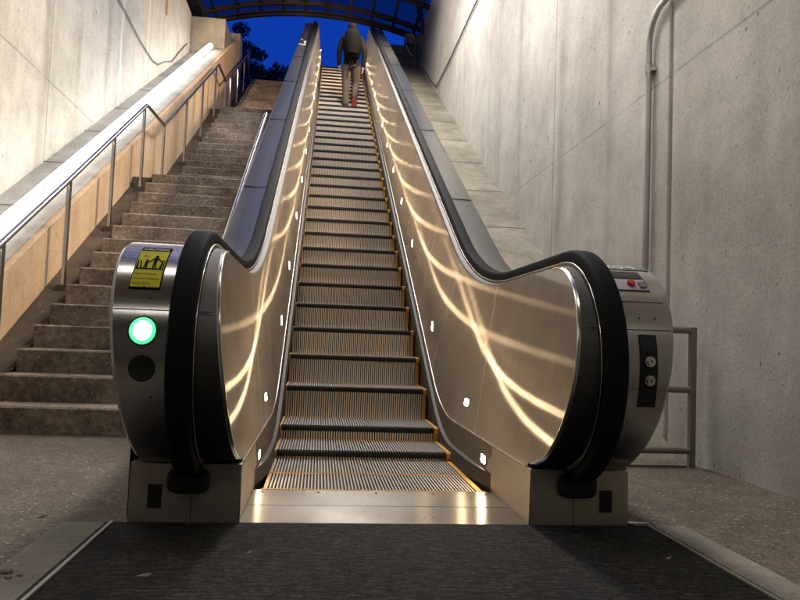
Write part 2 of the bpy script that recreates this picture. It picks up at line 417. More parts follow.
def balustrade(s):
    mb = MB()
    # --- inner panel face: columns at equal y, flaring outward with height
    ys = [CY - CR * C_(R(90) * i / 22) for i in range(23)]
    ys = [y for y in ys if y < CY - 1e-6]
    rows = []; NR = 18
    def col(y, zb, zt, lo=None):
        r = []
        for j in range(NR + 1):
            f = j / NR; z = zb + (zt - zb) * f
            x = XB + (XT - XB) * ((z - .205) / (CZ + CR - .205) if lo else f)
            r.append((s * x, y, z))
        return r
    for y in ys:
        h = math.sqrt(max(0, CR * CR - (y - CY) ** 2)); rows.append(col(y, CZ - h, CZ + h, True))
    allY = sorted(set([CY + .001] + [round(CY + .08 * i, 4) for i in range(1, 34)] + [round(2.8 + .5 * i, 4) for i in range(24)] + [round(p[0], 4) for p in TOPP[1:]] + [round(p[0], 4) for p in BOTP[1:]]))
    for y in allY: rows.append(col(y, at(BOTP, y), at(TOPP, y)))
    mb.mat(0, True).grid(rows)
    # panel joints: thin bright cover strips
    js = [(.93, .955)] + [(1.90 + .03, 2.39)] + [(2.80 + 1.16 * i, 3.22 + 1.16 * i) for i in range(11)]
    for (yt, yb) in js:
        mb.mat(2)
        zt, zb = at(TOPP, yt) - .012, at(BOTP, yb) + .012
        for w in (.0034,):
            pts = []
            for f in (0, .25, .5, .75, 1):
                y = yb + (yt - yb) * f; z = zb + (zt - zb) * f
                fx = (z - at(BOTP, y)) / (at(TOPP, y) - at(BOTP, y)); x = XB + (XT - XB) * fx - .0030
                pts.append([(s * x, y - w, z), (s * x, y + w, z)])
            mb.grid(pts)
    # bright bead along the foot and the rim of the panel
    bead = [(y, z) for y, z in arc(CR, 0, 172, 40)][::-1]
    mb.mat(1, True).tube([(s * (XB + (XT - XB) * (z - .205) / (CZ + CR - .205) - .001), y, z) for y, z in bead], .004, 6)
    mb.tube([(s * (XB - .002), y, z) for y, z in BOTP if y > .06], .0045, 6)
    b = mb.build('balustrade', [M['panel'], M['trimsteel'], M['joint']], escalator)
    # --- casing: drum front, level top and inclined deck
    cs = MB()
    path = arc(CR, 172, 0, 44)[:-1] + TOPP
    prof = []
    for i, (y, z) in enumerate(path):
        a = path[max(0, i - 1)]; c = path[min(len(path) - 1, i + 1)]
        ty, tz = c[0] - a[0], c[1] - a[1]; l = math.hypot(ty, tz); ny, nz = -tz / l, ty / l
        hgt = max(0, min(1, (z - .205) / (CZ + CR - .205))) if y < .9 else 1.
        xi = XB + (XT - XB) * hgt
        xo = .878 + .082 * max(0, min(1, (z - .3) / .65)) if y < CY + .001 else max(.935, .960 - .0175 * (y - CY))
        no = .018 if y < CY + .001 else .0075
        def pt(x, n): return (s * x, y + n * ny, z + n * nz)
        prof.append([pt(xi, 0), pt(xi + .008, .006), pt(.660, .010), pt(.662, .026), pt(.745, .026), pt(.747, no), pt(xo - .012, no), pt(xo, no - .011), pt(xo + .002, -.03)])
    cs.mat(0, False)
    nsec = len(prof[0])
    for k in range(nsec - 1):
        cs.mat(3 if k in (1, 2, 4) else 0, True)
        q = 47 if k == 0 else len(prof)
        cs.grid([[r[k] for r in prof[:q]], [r[k + 1] for r in prof[:q]]])
        if k == 0: cs.mat(3, True).grid([[r[k] for r in prof[q - 1:]], [r[k + 1] for r in prof[q - 1:]]])
    # outer side cheek of the drum and the inclined cladding
    cs.mat(2, False)
    ch = []
    for i, (y, z) in enumerate(path):
        p = prof[i][-1]
        if y < CY: ch.append([p, (p[0], CY, CZ)])
    cs.grid(ch)
    side = []
    for y in allY:
        top = at(TOPP, y) - .03; low = max(0., incl(y, -.7)) if y < 14 else ZTOP - .02
        side.append([(s * .935, y, top), (s * .935, y, min(low, top - .1))])
    cs.grid(side)
    cs.build('newel_casing', [M['casing'], M['deck'], M['base'], M['rim']], b)
    # outer deck sheet lies 3 mm above the casing on the incline
    dk = MB(); dk.mat(0, True)
    rows = []; pts = [(y, z) for y, z in TOPP if y >= .55 or True][1:]
    for i, (y, z) in enumerate(pts):
        a = pts[max(0, i - 1)]; c = pts[min(len(pts) - 1, i + 1)]
        ty, tz = c[0] - a[0], c[1] - a[1]; l = math.hypot(ty, tz); ny, nz = -tz / l, ty / l
        rows.append([(s * x, y + n * ny, z + n * nz) for x, n in ((.750, .0125), (.932, .0085), (.940, .002), (.942, -.05))])
    dk.grid(rows)
    dk.mat(1)
    for k in range(6):        # butt joints with cover plates
        y = 3.1 + k * 2.1; z = at(TOPP, y)
        dk.prism([(y - .012, z - .012 * K + .0150), (y + .012, z + .012 * K + .0150), (y + .012, z + .012 * K + .0185), (y - .012, z - .012 * K + .0185)], *sorted((s * .752, s * .930)))
    dk.build('outer_deck', [M['deck'], M['inner']], b)
    # --- handrail
    hp = arc(HR, 205, 0, 52)[:-1] + HANDP
    hs = []
    W, H_, cr = .0385, .0225, .017
    for cx, cn, a0 in ((W - cr, H_ - cr, 0), (-W + cr, H_ - cr, 90), (-W + .006, -H_ + .006, 180), (W - .006, -H_ + .006, 270)):
        rr = cr if cn > 0 else .006
        for k in range(5):
            a = R(a0 + 90 * k / 4); hs.append((cx + rr * C_(a), cn + rr * S(a)))
    hm = MB(); hm.mat(0, True).sweep(hp, [(s * .703 + x, n) for x, n in hs])
    h = hm.build('handrail', [M['rubber']], b)
    gd = MB(); gd.mat(0, True)      # bright guide lip under the handrail, inner and outer edge
    gp = arc(HR - .026, 165, 0, 40)[:-1] + linepath(CZ + HR - .026, 1.155 - .03, 2.70, CY)
    for xx in (.6625, .7435): gd.sweep(gp, [(s * xx - .002, -.002), (s * xx + .002, -.002), (s * xx + .002, .003), (s * xx - .002, .003)])
    gd.build('handrail_guide', M['trimsteel'], b)
    # --- base block
    bb = MB(); e = .004
    x0, x1 = (XB - .002, .916)
    f = [(s * x0, 0, 0), (s * x1, 0, 0), (s * (x1 - .002), 0, .207), (s * x0, 0, .207)]
    bb.mat(0).add(f, [(0, 1, 2, 3)])
    bb.add([(s * x0, 0, 0), (s * x0, 0, .207), (s * x0, 1.2, .207), (s * x0, 1.2, 0)], [(0, 1, 2, 3)])
    bb.add([(s * x1, 0, 0), (s * x1, 2.4, 0), (s * x1, 2.4, .207), (s * (x1 - .002), 0, .207)], [(0, 1, 2, 3)])
    bb.add([(s * x0, 0, .207), (s * x1, 0, .207), (s * x1, 2.4, .207), (s * x0, 2.4, .207)], [(0, 1, 2, 3)])
    bb.mat(1).box(*sorted((s * (x0 + .01), s * (x1 - .03))), .035, .7, .2, .245)
    bb.mat(1).box(*sorted((s * .7005, s * .7025)), -.0012, .01, .002, .10)
    bb.mat(2).tube([(s * (x0 - .001), -.001, .0), (s * (x0 - .001), -.001, .207)], .0035, 6)
    bb.build('base_block', [M['base'], M['dark'], M['trimsteel']], b)
    pk = MB(); ring = []                  # handrail entry boot
    for k in range(24):
        a = 2 * PI * k / 24; q = 4
        cx_, cz_ = C_(a), S(a); w = (abs(cx_) ** q + abs(cz_) ** q) ** (-1 / q)
        ring.append((cx_ * w * .073, cz_ * w * .044))
    pk.mat(0, True).grid([[(s * .712 + x, .01, .150 + z) for x, z in ring], [(s * .712 + x, -.018, .150 + z) for x, z in ring], [(s * .712 + x * .86, -.026, .150 + z * .82) for x, z in ring]], True)
    pk.mat(0).add([(s * .712 + x * .86, -.026, .150 + z * .82) for x, z in ring], [tuple(range(24))])
    pk.build('handrail_boot', M['black'], b)
    vt = MB(); vt.mat(0).box(*sorted((s * .803, s * .851)), -.003, .01, .052, .134)
    for k in range(7): vt.mat(1).box(*sorted((s * .809, s * .845)), -.0045, -.003, .060 + k * .010, .0645 + k * .010)
    vt.build('inlet_grille', [M['black'], M['dark']], b)
    # --- inner deck, skirt, brush
    def sk(y):
        zz = at(linepath(.03, .055, 1.3, .5), y); return zz
    sy = [.60, .72, .85, 1.0] + [y for y in allY if y > 1.05]
    inn = MB(); inn.mat(0, True); skm = MB(); br = MB(); rI, rS, rB = [], [], []
    for y in sy:
        g = min(1, max(0, (y - .6) / .3)); xs = .533 - .030 * g
        zt = at(BOTP, y); z0 = sk(y)
        rI.append([(s * (XB - .0), y, zt), (s * (XB - .006), y, zt - .012), (s * (xs + .012), y, z0 + .035), (s * xs, y, z0 + .02)])
        rS.append([(s * xs, y, z0 + .02), (s * xs, y, z0 - .35)])
        rB.append([(s * (xs + .014), y, z0 + .052), (s * (xs - .006 * g), y, z0 + .046), (s * (xs - .015 * g), y, z0 - .022), (s * (xs + .001), y, z0 - .03)])
    inn.grid(rI); skm.mat(0, True).grid(rS); br.mat(0).grid(rB, True)
    inn.build('inner_deck', M['inner'], b); skm.build('skirt_panel', M['skirt'], b); br.build('skirt_brush', M['brush'], b)
    # --- skirt lights
    ls = [(.735, None), (1.235, None), (2.54, None)]
    first = 3.345 if s < 0 else 3.90
    k = 0
    while first + 1.045 * k < 15.6: ls.append((first + 1.045 * k, 1)); k += 1
    for (y, q) in ls:
        lm = MB()
        if y < .8: z, x, dy, w = .122, XB - .003, 0., .045
        elif y < 2: z, x, dy, w = .345, None, 0., .048
        else: z, x, dy, w = incl(y, .375) if y > 3 else .785, None, 0., .019
        def pos(yy, zz, out):
            if x is not None: return (s * (x - out), yy, zz)
            f = (zz - at(BOTP, yy)) / (at(TOPP, yy) - at(BOTP, yy)); return (s * (XB + (XT - XB) * f - out), yy, zz)
        hh = .019 if y < 2 else .027
        ww = w if y < 2 else .024
        def quad(ww, hh, out):
            sl = K if y > 2 else 0
            return [pos(y + a * ww, z + c * hh + a * ww * sl, out) for a, c in ((-1, -.7), (-.7, -1), (.7, -1), (1, -.7), (1, .7), (.7, 1), (-.7, 1), (-1, .7))]
        o_, i_ = quad(ww + .007, hh + .007, .002), quad(ww, hh, .006)
        lm.mat(1).grid([quad(ww + .007, hh + .007, -.004), o_, quad(ww + .001, hh + .001, .006)], True)
        lm.mat(0).add(i_, [tuple(range(8))])
        lm.build('skirt_light', [M['lamp'], M['inner']], b)
    return b

bl = balustrade(-1); br_ = balustrade(1)
bl['label'] = 'balustrade with yellow caution sign and round green signal light on its newel'
br_['label'] = 'balustrade with number plate, red stop button and key switches on its newel'

# left newel: caution sign, signal lights
X0, X1, A0, A1 = -.886, -.789, 25.5, 58.5
sg = MB(); sg.mat(0); drum_patch(sg, X0, X1, A0, A1, .004)
sg.mat(1); drum_patch(sg, X0 + .003, X1 - .003, A0 + 5.4, A1 - .7, .0055)
SL = (R(A1) - R(A0)) * CR; SW = X1 - X0
def sgn(lift):
    return lambda u, v: drum(0, X0 + u * SW, R(A0) + v * SL / CR, lift)
def sgt(cxu, v0, lift):       # text baseline at v0 (fraction downwards)
    return lambda x, y: drum(0, X0 + cxu * SW + x, R(A0) + (v0 * SL - y) / CR, lift)
sg.mat(2); text_mb(sg, 'CAUTION', .0185, sgt(.5, .125, .0060))
sg.mat(3); text_mb(sg, 'PASSENGERS ONLY', .0088, sgt(.5, .245, .0068))
text_mb(sg, 'Hold Handrail', .0122, sgt(.07, .76, .0068), 'LEFT'); text_mb(sg, 'Attend Children', .0122, sgt(.07, .85, .0068), 'LEFT'); text_mb(sg, 'Avoid Sides', .0122, sgt(.07, .94, .0068), 'LEFT')
def poly(pts, lift):
    sg.add([sgn(lift)(u, v) for u, v in pts], [tuple(range(len(pts)))])
def dot(u, v, r, lift, n=14, sx=1):
    poly([(u + r * C_(2 * PI * k / n) / SW * sx, v + r * S(2 * PI * k / n) / SL) for k in range(n)], lift)
# pictogram: adult holding child by the hand between two handrails
poly([(.06, .44), (.10, .44), (.13, .64), (.05, .64)], .0068); poly([(.14, .46), (.18, .44), (.25, .64), (.20, .64)], .0068)
poly([(.05, .62), (.95, .62), (.95, .645), (.05, .645)], .0066)
poly([(.80, .64), (.86, .42), (.90, .42), (.89, .64)], .0068); poly([(.92, .44), (.95, .44), (.96, .64), (.91, .64)], .0068)
dot(.64, .335, .0062, .0070); poly([(.57, .37), (.71, .37), (.69, .50), (.70, .63), (.655, .63), (.64, .51), (.625, .63), (.58, .63), (.59, .50)], .0069)
poly([(.58, .37), (.42, .475), (.43, .495), (.60, .41)], .0067); poly([(.70, .37), (.87, .47), (.86, .495), (.69, .41)], .0067)
dot(.36, .445, .005, .0070); poly([(.30, .475), (.42, .475), (.405, .56), (.42, .63), (.38, .63), (.36, .57), (.33, .63), (.29, .63), (.315, .56)], .0069)
sg.mat(4)
for k in range(20):
    a0, a1 = 2 * PI * k / 20, 2 * PI * (k + 1) / 20
    poly([(.28 + r * C_(a) / SW, .325 + r * S(a) * .75 / SL) for r, a in ((.0105, a0), (.0105, a1), (.0082, a1), (.0082, a0))], .0068)
poly([(.20, .30), (.22, .29), (.36, .35), (.34, .36)], .0070)
sg.mat(3); dot(.5, .03, .0022, .0072); dot(.5, .975, .0026, .0072)
sg.build('caution_sign', [M['signblack'], M['signyellow'], M['white'], M['signblack'], M['red']], bl)
gl = MB(); gl.mat(1); drum_disc(gl, -.822, 79.5, .046, .003); gl.mat(0); drum_disc(gl, -.822, 79.5, .040, .007); gl.mat(2); drum_disc(gl, -.822, 79.5, .029, .0085)
gl.build('signal_light', [M['green'], M['black'], M['greencore']], bl)
gd = MB(); gd.mat(1); drum_disc(gd, -.818, 96.5, .040, .003); gd.mat(0); drum_disc(gd, -.818, 96.5, .035, .006)
gd.build('signal_light', [M['greenoff'], M['black']], bl)['label'] = 'unlit dark signal lens'
# seams and screws
for s, root in ((-1, bl), (1, br_)):
    for xa, xb in ((.748, .918), (.618, .660)):
        se = MB(); se.mat(0); drum_patch(se, *sorted((s * xa, s * xb)), 69.2, 69.6, .0012, 1); se.build('cover_seam', M['dark'], root)
    for x, a in ((-.815, 63.5), (-.79, 110)) if s < 0 else ((.812, 63), (.868, 63), (.86, 20.5)):
        se = MB(); se.mat(0); drum_disc(se, x, a, .0035, .0015, 8); se.build('screw', M['dark'], root)
# right newel
npm = MB(); npm.mat(0); drum_patch(npm, .752, .940, 8, 22, .003); npm.mat(1)
text_mb(npm, '204', .088, lambda x, y: drum(0, .838 + x, R(20.0) - y / CR, .0040))
npm.build('number_plate', [M['greyplate'], M['white']], br_)
cp = MB(); cp.mat(0); drum_patch(cp, .752, .915, 24, 53, .003); cp.mat(1); drum_patch(cp, .762, .882, 26, 46, .0045)
cp.mat(2); drum_patch(cp, .768, .872, 29.5, 34.5, .0055); cp.mat(3); drum_patch(cp, .764, .878, 36, 45, .0055)
cp.build('control_panel', [M['casing'], M['black'], M['greenoff'], M['lav']], br_)
bt = MB(); bt.mat(0); drum_disc(bt, .822, 40.3, .014, .016, 20); bt.build('stop_button', M['red'], br_)
kb = MB(); kb.mat(0); drum_patch(kb, .850, .872, 39, 43.5, .012); kb.build('key_cover', M['greyplate'], br_)
ks = MB(); ks.mat(0); drum_patch(ks, .798, .860, 72, 108, .003); ks.mat(1)
drum_patch(ks, .802, .856, 73, 80, .004)
ks.build('switch_recess', [M['dark'], M['black']], br_)
for a in (85.5, 94.5):
    k_ = MB(); k_.mat(0, True)
    c = drum(0, .829, R(a), .002); n = Vector((0, -S(R(a)), C_(R(a))))
    k_.tube([Vector(c), Vector(c) + n * .012], .018, 18); k_.tube([Vector(c) + n * .012, Vector(c) + n * .020], .012, 14)
    k_.mat(1).tube([Vector(c) + n * .0201, Vector(c) + n * .021], .004, 8)
    k_.build('key_switch', [M['chrome'], M['dark']], br_)
# white scribble on the upper left deck
sq = MB(); y0 = 10.9
def dk_pt(x, y): return (x, y, at(TOPP, y) + .019)
sq.mat(0).tube([dk_pt(-.91, y0 + .62), dk_pt(-.86, y0 + .42), dk_pt(-.80, y0 + .30), dk_pt(-.83, y0 + .12), dk_pt(-.80, y0)], .009, 6)
sq.tube([dk_pt(-.92, y0 - .05), dk_pt(-.85, y0 - .12), dk_pt(-.78, y0 - .10)], .008, 6)
sq.build('paint_scribble', M['white'], bl)

# --- moving steps
def groove(mb, rows):
    cells = [r[2::4] + r[3::4] for r in rows]; n = len(rows[0][2::4])
    for k in range(n):
        mb.grid([[(r[k][0], r[k][1] - .0006, r[k][2] + .0004), (r[n + k][0], r[n + k][1] - .0006, r[n + k][2] + .0004)] for r in cells])
def step_mesh(depth):
    mb = MB(); w = .492; n = 62; p = (2 * w - .035) / n
    xs = []
    for i in range(n):
        x = -w + .009 + i * p
        xs += [(x, 0), (x + p * .44, 0), (x + p * .5, 1), (x + p * .94, 1)]
    xs.append((w - .026, 0))
    d = .013
    # riser profile (y, z) from the nose down
    prof = [(.016, -.037), (.020, -.08), (.026, -.13), (.026, -.18), (.018, -.225), (.008, -.25)]
    rows = [[(x, y + g * d, z) for x, g in xs] for y, z in prof]
    mb.mat(0).grid(rows); mb.mat(4); groove(mb, rows)
    nose = [(.020, .0), (.010, .0), (.003, -.006), (.0, -.014), (.001, -.034), (.016, -.037)]
    mb.mat(1).grid([[(x, y + g * d * .7, z) for x, g in xs] for y, z in nose])
    tr = [(.020, 0.), (.021, 0.), (depth - .016, 0.)]
    rows = [[(x, y, z - g * d * (1 if k else .4)) for x, g in xs] for k, (y, z) in enumerate(tr)]
    mb.mat(5).grid(rows); mb.mat(4); groove(mb, rows)
    # yellow border: back edge and both sides
    mb.mat(2).box(-w, w, depth - .016, depth - .002, -.02, .0015)
    for a, b in ((-w, -w + .009), (w - .026, w)):
        mb.mat(2).grid([[(a, y, z), (b, y, z)] for y, z in [(depth - .016, .0012), (.006, .0012), (-.001, -.006), (-.001, -.037), (.012, -.04), (.018, -.08), (.024, -.13), (.024, -.18), (.016, -.225), (.006, -.25)]])
    mb.mat(3).box(-w + .002, w - .002, .04, depth - .02, -.24, -.02)
    return mb
first = step_mesh(.3637 + .02).build('step', [M['stepmetal'], M['stepnose'], M['yellow'], M['stepside'], M['groove'], M['tread']], escalator, (0, YN + T, ZN + .21))
flat = step_mesh(.45).build('step', [M['stepmetal'], M['stepnose'], M['yellow'], M['stepside'], M['groove'], M['tread']], escalator, (0, 1.80, .130))
def dup_step(src, loc):
    o = src.copy(); COL.objects.link(o); o.parent = escalator; o.matrix_parent_inverse = src.matrix_parent_inverse.copy(); o.location = loc; return o
dup_step(flat, (0, 2.325, .335)); dup_step(flat, (0, 1.36, .047)); dup_step(flat, (0, .945, .001)); dup_step(flat, (0, .515, -.001))
for i in range(2, 35): dup_step(first, (0, YN + i * T, ZN + i * .21))
for k, (dy, dz) in enumerate(((.385, .13), (.79, .165), (1.2, .167))): dup_step(flat, (0, YN + 34 * T + dy, ZN + 34 * .21 + dz))
cpm = MB(); cpm.mat(0).box(-.531, .531, .0, .548, -.05, .004)
cpm.mat(1).box(-.500, .500, .5485, .562, -.03, .0055)
for i in range(62):
    p = .984 / 62; x = -.492 + (i + .75) * p
    cpm.mat(0).prism([(.562, .004), (.562, -.02), (.60, -.012)], x - p * .2, x + p * .2)
cp_ = cpm.build('comb_plate', [M['plate'], M['yellow']], escalator)
for x in (-.49, -.25, 0, .25, .49):
    b = MB(); b.mat(0).tube([(x, .50, .003), (x, .50, .0055)], .007, 10, True, False); b.build('screw', M['dark'], cp_)
b = MB(); b.mat(0).box(-.53, .53, .262, .2645, .0, .0046); b.build('plate_joint', M['dark'], cp_)
pan = MB(); pan.mat(0).grid([[(-.56, y, z - .34), (.56, y, z - .34)] for y, z in linepath(0., .0, 1.3, .5)])
for s in (-1, 1): pan.grid([[(s * .56, y, z - .345), (s * .56, y, z + .02)] for y, z in linepath(0., .0, 1.3, .5)])
pan.build('truss_pan', M['dark'], escalator)
pit = MB(); pit.mat(0).box(-.6, .6, .56, 2.6, -.5, -.3); pit.build('step_pit', M['dark'], escalator)
ul = MB(); ul.mat(0).box(-.62, .62, 15.9, 17.5, ZTOP - .05, ZTOP + .006); ul.build('comb_plate', M['plate'], escalator)

# ------------------------------------------------------------------ setting
XL, XP, XS, XR = -3.48, -2.65, -2.40, 1.97
g = MB(); g.mat(0).add([(-60, -60, 0), (60, -60, 0), (60, .2, 0), (-60, .2, 0)], [(0, 1, 2, 3)])
g.add([(-12, .2, 0), (XL + 8.5 - 4.086, .2, 0), (XL + 8.5 - 4.086, .2, 0)], [])
g.add([(-60, .2, 0), (-.93, .2, 0), (-.93, 3.0, 0), (-60, 3.0, 0)], [(0, 1, 2, 3)])
g.add([(.93, .2, 0), (60, .2, 0), (60, 3.0, 0), (.93, 3.0, 0)], [(0, 1, 2, 3)])
tag(g.build('ground', M['ground']), kind='structure')
up = MB(); up.mat(0).box(-40, 40, 17.5, 120, ZTOP - .2, ZTOP); up.mat(0).box(-3.4, XR + .2, 16.6, 17.5, ZTOP - .2, ZTOP - .004)
tag(up.build('upper_ground', M['ground']), kind='structure')
mt = MB(); mt.mat(0).box(-.955, .985, -8, -.012, -.002, .006)
tag(mt.build('floor_mat', M['mat']), 'black ribbed floor mat in front of the escalator', 'mat')
for s, a, b, nm in ((-1, -.955, -1.13, 0), (1, .985, 1.14, 1)):
    k = MB(); x0, x1 = sorted((a, b))
    k.mat(0).box(x0 + (.0 if s < 0 else .03), x1 - (.03 if s < 0 else 0), -8, -.012 if s < 0 else .0, -.002, .005)
    k.mat(1).box(*(sorted((a + s * .002, a + s * .012))), -8, -.012, -.002, .011)
    k.mat(2).box(*(sorted((a + s * .013, a + s * .029))), -8, -.012, -.002, .0035)
    tag(k.build('border_strip', [M['kerb'], M['floortrim'], M['dark']]), kind='structure')

# walls
def panel_wall(name, x, depth, y0, y1, z0, z1, joints, mat, grooves):
    mb = MB(); xs = sorted((x, x + depth)); back = x + (.03 if depth > 0 else -.03)
    cuts = [y0] + joints + [y1]; sg_ = 1 if depth > 0 else -1
    for a, b in zip(cuts, cuts[1:]):
        ga = .009 if a != y0 else 0; gb = .009 if b != y1 else 0
        ga += grooves.get(a, 0); gb += grooves.get(b, 0)
        A, B = a + ga, b - gb; c = .008
        mb.mat(0).add([(x + sg_ * c, A, z0), (x, A + c, z0), (x, B - c, z0), (x + sg_ * c, B, z0), (back, B, z0), (back, A, z0)] +
                      [(x + sg_ * c, A, z1), (x, A + c, z1), (x, B - c, z1), (x + sg_ * c, B, z1), (back, B, z1), (back, A, z1)],
                      [(i, (i + 1) % 6, (i + 1) % 6 + 6, i + 6) for i in range(6)] + [(6, 7, 8, 9, 10, 11)])
    mb.box(*sorted((back + sg_ * .002, x + depth)), y0, y1, z0, z1)
    return mb.build(name, mat)
w = panel_wall('retaining_wall', XR, .5, -6, 15.1, -.1, 8.6, [-2.95, -.6, 1.75, 4.11, 6.50, 8.83, 11.35, 13.6], M['wall'], {1.75: .012})
tag(w, 'tall cast concrete wall with pitted face, conduit and vertical joints', 'wall')
w = panel_wall('retaining_wall', XL, -.5, -6, 13.4, -.1, 7.9, [-2.9, -.75, 1.4, 3.55, 5.70, 7.83, 9.98, 12.1], M['wall_l'], {})
tag(w, 'concrete wall with white lime streaks behind the glowing tube light', 'wall')

hl = MB(); hl.mat(0).box(-9, 9, -9, .9, 4.6, 5.0); tag(hl.build('ceiling', M['hall']), kind='structure')
hl = MB(); hl.mat(0).box(-9, 9, -9.3, -9.003, -.1, 4.6); tag(hl.build('back_wall', M['hall']), 'brown rear wall of the station hall', 'wall')
# left parapet and ledge
def LP(y): return 2.403 + K * 1.005 * (y - 5.266)         # parapet top line
p = MB(); ylow = 5.266 - 2.403 / (K * 1.005)
yz = [(ylow, 0), (15.3, LP(15.3)), (15.3, -.1), (ylow, -.1)]
p.mat(0).prism(yz, XP - .06, XP)
p.mat(1).prism([(ylow - .02, .0), (15.3, LP(15.3) + .012), (15.3, -.1), (ylow, -.1)], -3.06, XP - .062)
p.mat(1).prism([(ylow + .2, 0), (13.6, LP(13.6) - .10), (13.6, -.1), (ylow + .2, -.1)], XL + .001, -3.062)
for k in range(9):       # slab joints across the ledge
    y = 3.2 + 1.25 * k; z = LP(y) - .10
    p.mat(2).prism([(y - .006, z - .0035), (y + .006, z + .0035), (y + .006, z + .006), (y - .006, z - .001)], XL + .002, -3.063)
tag(p.build('parapet_wall', [M['tan'], M['ledge_l'], M['gutter']]), 'parapet wall with painted-in warm light and sloping grey top beside the concrete stairs', 'wall')
eb = MB(); eb.mat(0).box(XL - .5, XP - .10, 13.62, 15.3, 6.5, 7.95); eb.box(XL - .5, XP + .03, 15.303, 15.8, 6.5, 8.36)
tag(eb.build('end_wall', M['conc_end']), 'low concrete end wall at the top of the tan parapet', 'wall')

# right ledge
def RP(y): return 1.667 + .5795 * (y - 4.465)
yl = 4.465 - 1.667 / .5795
r = MB(); r.mat(0).prism([(yl, 0), (15.1, RP(15.1)), (15.1, -.1), (yl, -.1)], .948, XR - .002)
for k in range(12):
    y = 2.75 + 1.12 * k; z = RP(y); r.mat(1).prism([(y - .007, z - .0035), (y + .007, z + .0045), (y + .007, z + .007), (y - .007, z - .001)], .95, XR - .003)
tag(r.build('sloping_ledge', [M['ledge'], M['gutter']]), 'sloping concrete slab ledge between the escalator and the conduit wall', 'ledge')
eb = MB(); eb.mat(0).box(.95, XR + .3, 15.103, 15.6, 7.0, 8.08); eb.mat(0).box(.93, XR + .3, 15.08, 15.62, 8.083, 8.32); eb.box(1.80, XR - .003, 14.86, 15.10, 7.4, 8.5)
tag(eb.build('end_wall', M['conc_end']), 'low concrete block wall closing the top of the sloping slab ledge', 'wall')

# ------------------------------------------------------------------ concrete stairs
RISE, RUN, Y1 = .173, .294, 2.06
stairs = empty('staircase', (-1.65, Y1, 0))
tag(stairs, 'flight of worn brown concrete stairs beside the escalator', 'stairs')
ypos = []; y = Y1
for i in range(44):
    ypos.append(y); y += RUN
    if i in (14, 29): y += 1.15 - RUN
def stone_step(w):
    return MB().mat(0).cbox(XS, -.95, 0, w, -.6, 0, .011)
s0 = stone_step(RUN + .03).build('stair_step', M['stair'], stairs, (0, ypos[0], RISE))
s1 = stone_step(1.18).build('stair_landing', M['stair'], stairs, (0, ypos[14], 15 * RISE))
for i in range(1, 44):
    src = s1 if i in (14, 29) else s0
    if i == 14: continue
    o = src.copy(); COL.objects.link(o); o.parent = stairs; o.matrix_parent_inverse = src.matrix_parent_inverse.copy()
    rr = random.Random(i)
    o.location = (rr.uniform(-.006, .006), ypos[i] + rr.uniform(-.004, .004), (i + 1) * RISE + rr.uniform(-.004, .004))
tl = MB(); tl.mat(0).box(-3.3, -.95, ypos[43] + RUN + .0, 17.5, ZTOP - .3, 44 * RISE + .002); tl.build('stair_landing', M['stair'], stairs)
gt = [(Y1 - .05, -.1), (Y1 - .05, .02), (Y1, .02)]
gt += [(ypos[14], 14 * RISE), (ypos[14] + .1, 15 * RISE - .03), (ypos[15], 15 * RISE - .03), (ypos[29], 29 * RISE), (ypos[29] + .1, 30 * RISE - .03), (ypos[30], 30 * RISE - .03), (ypos[43], 43 * RISE), (ypos[43] + .3, 44 * RISE), (17.4, 44 * RISE), (17.4, -.1)]
gm = MB(); gm.mat(0).prism(gt, XP + .001, XS - .012); gm.build('drain_gutter', M['gutter'], stairs)

# railing on the left of the stairs
def gut(y):
    for (a, za), (b, zb) in zip(gt[2:], gt[3:]):
        if a <= y <= b and b > a: return za + (zb - za) * (y - a) / (b - a)
    return 0.
XRL = -2.50
rl = empty('stair_railing', (XRL, 2.5, .3)); tag(rl, 'thin steel pipe railing on posts along the tan wall', 'railing')
railpts = [(XRL, 1.9, .86), (XRL, 3.718, 1.944), (XRL, 6.172, 3.44), (XRL, 7.104, 3.475), (XRL, 11.42, 6.02), (XRL, 12.45, 6.06), (XRL, 16.45, 8.36)]
b = MB(); b.mat(0, True).tube(railpts[:3], .024, 12); b.tube(railpts[2:4], .022, 12); 
b.mat(1, True).tube(railpts[3:], .022, 12)
for q in railpts[1:-1]: b.mat(0, True).blob(q, .025, .025, .025, 1, 0, 10, 6)
b.build('rail', [M['chrome'], M['railpaint']], rl)
def railz(y):
    for a, c in zip(railpts, railpts[1:]):
        if a[1] <= y <= c[1]: return a[2] + (c[2] - a[2]) * (y - a[1]) / (c[1] - a[1])
for y in (2.56, 3.76, 4.95, 6.08, 7.13, 8.55, 9.85, 11.15, 12.4, 13.15, 14.3, 15.45):
    b = MB(); zg = gut(y); b.mat(0).box(XRL - .013, XRL + .013, y - .026, y + .026, zg - .02, railz(y) - .012)
    b.mat(1).box(XRL - .045, XRL + .045, y - .05, y + .05, zg - .01 - .03, zg + .03)
    b.build('post', [M['chrome'], M['railpaint']], rl)
b = MB(); b.mat(0).box(XRL - .06, XRL + .02, 16.4, 16.5, 44 * RISE - .1, 8.36); b.build('post', M['railpaint'], rl)
b = MB(); b.mat(0).box(XRL - .16, XRL - .13, 15.82, 15.9, 44 * RISE - .1, 8.2); b.build('post', M['railpaint'], rl)

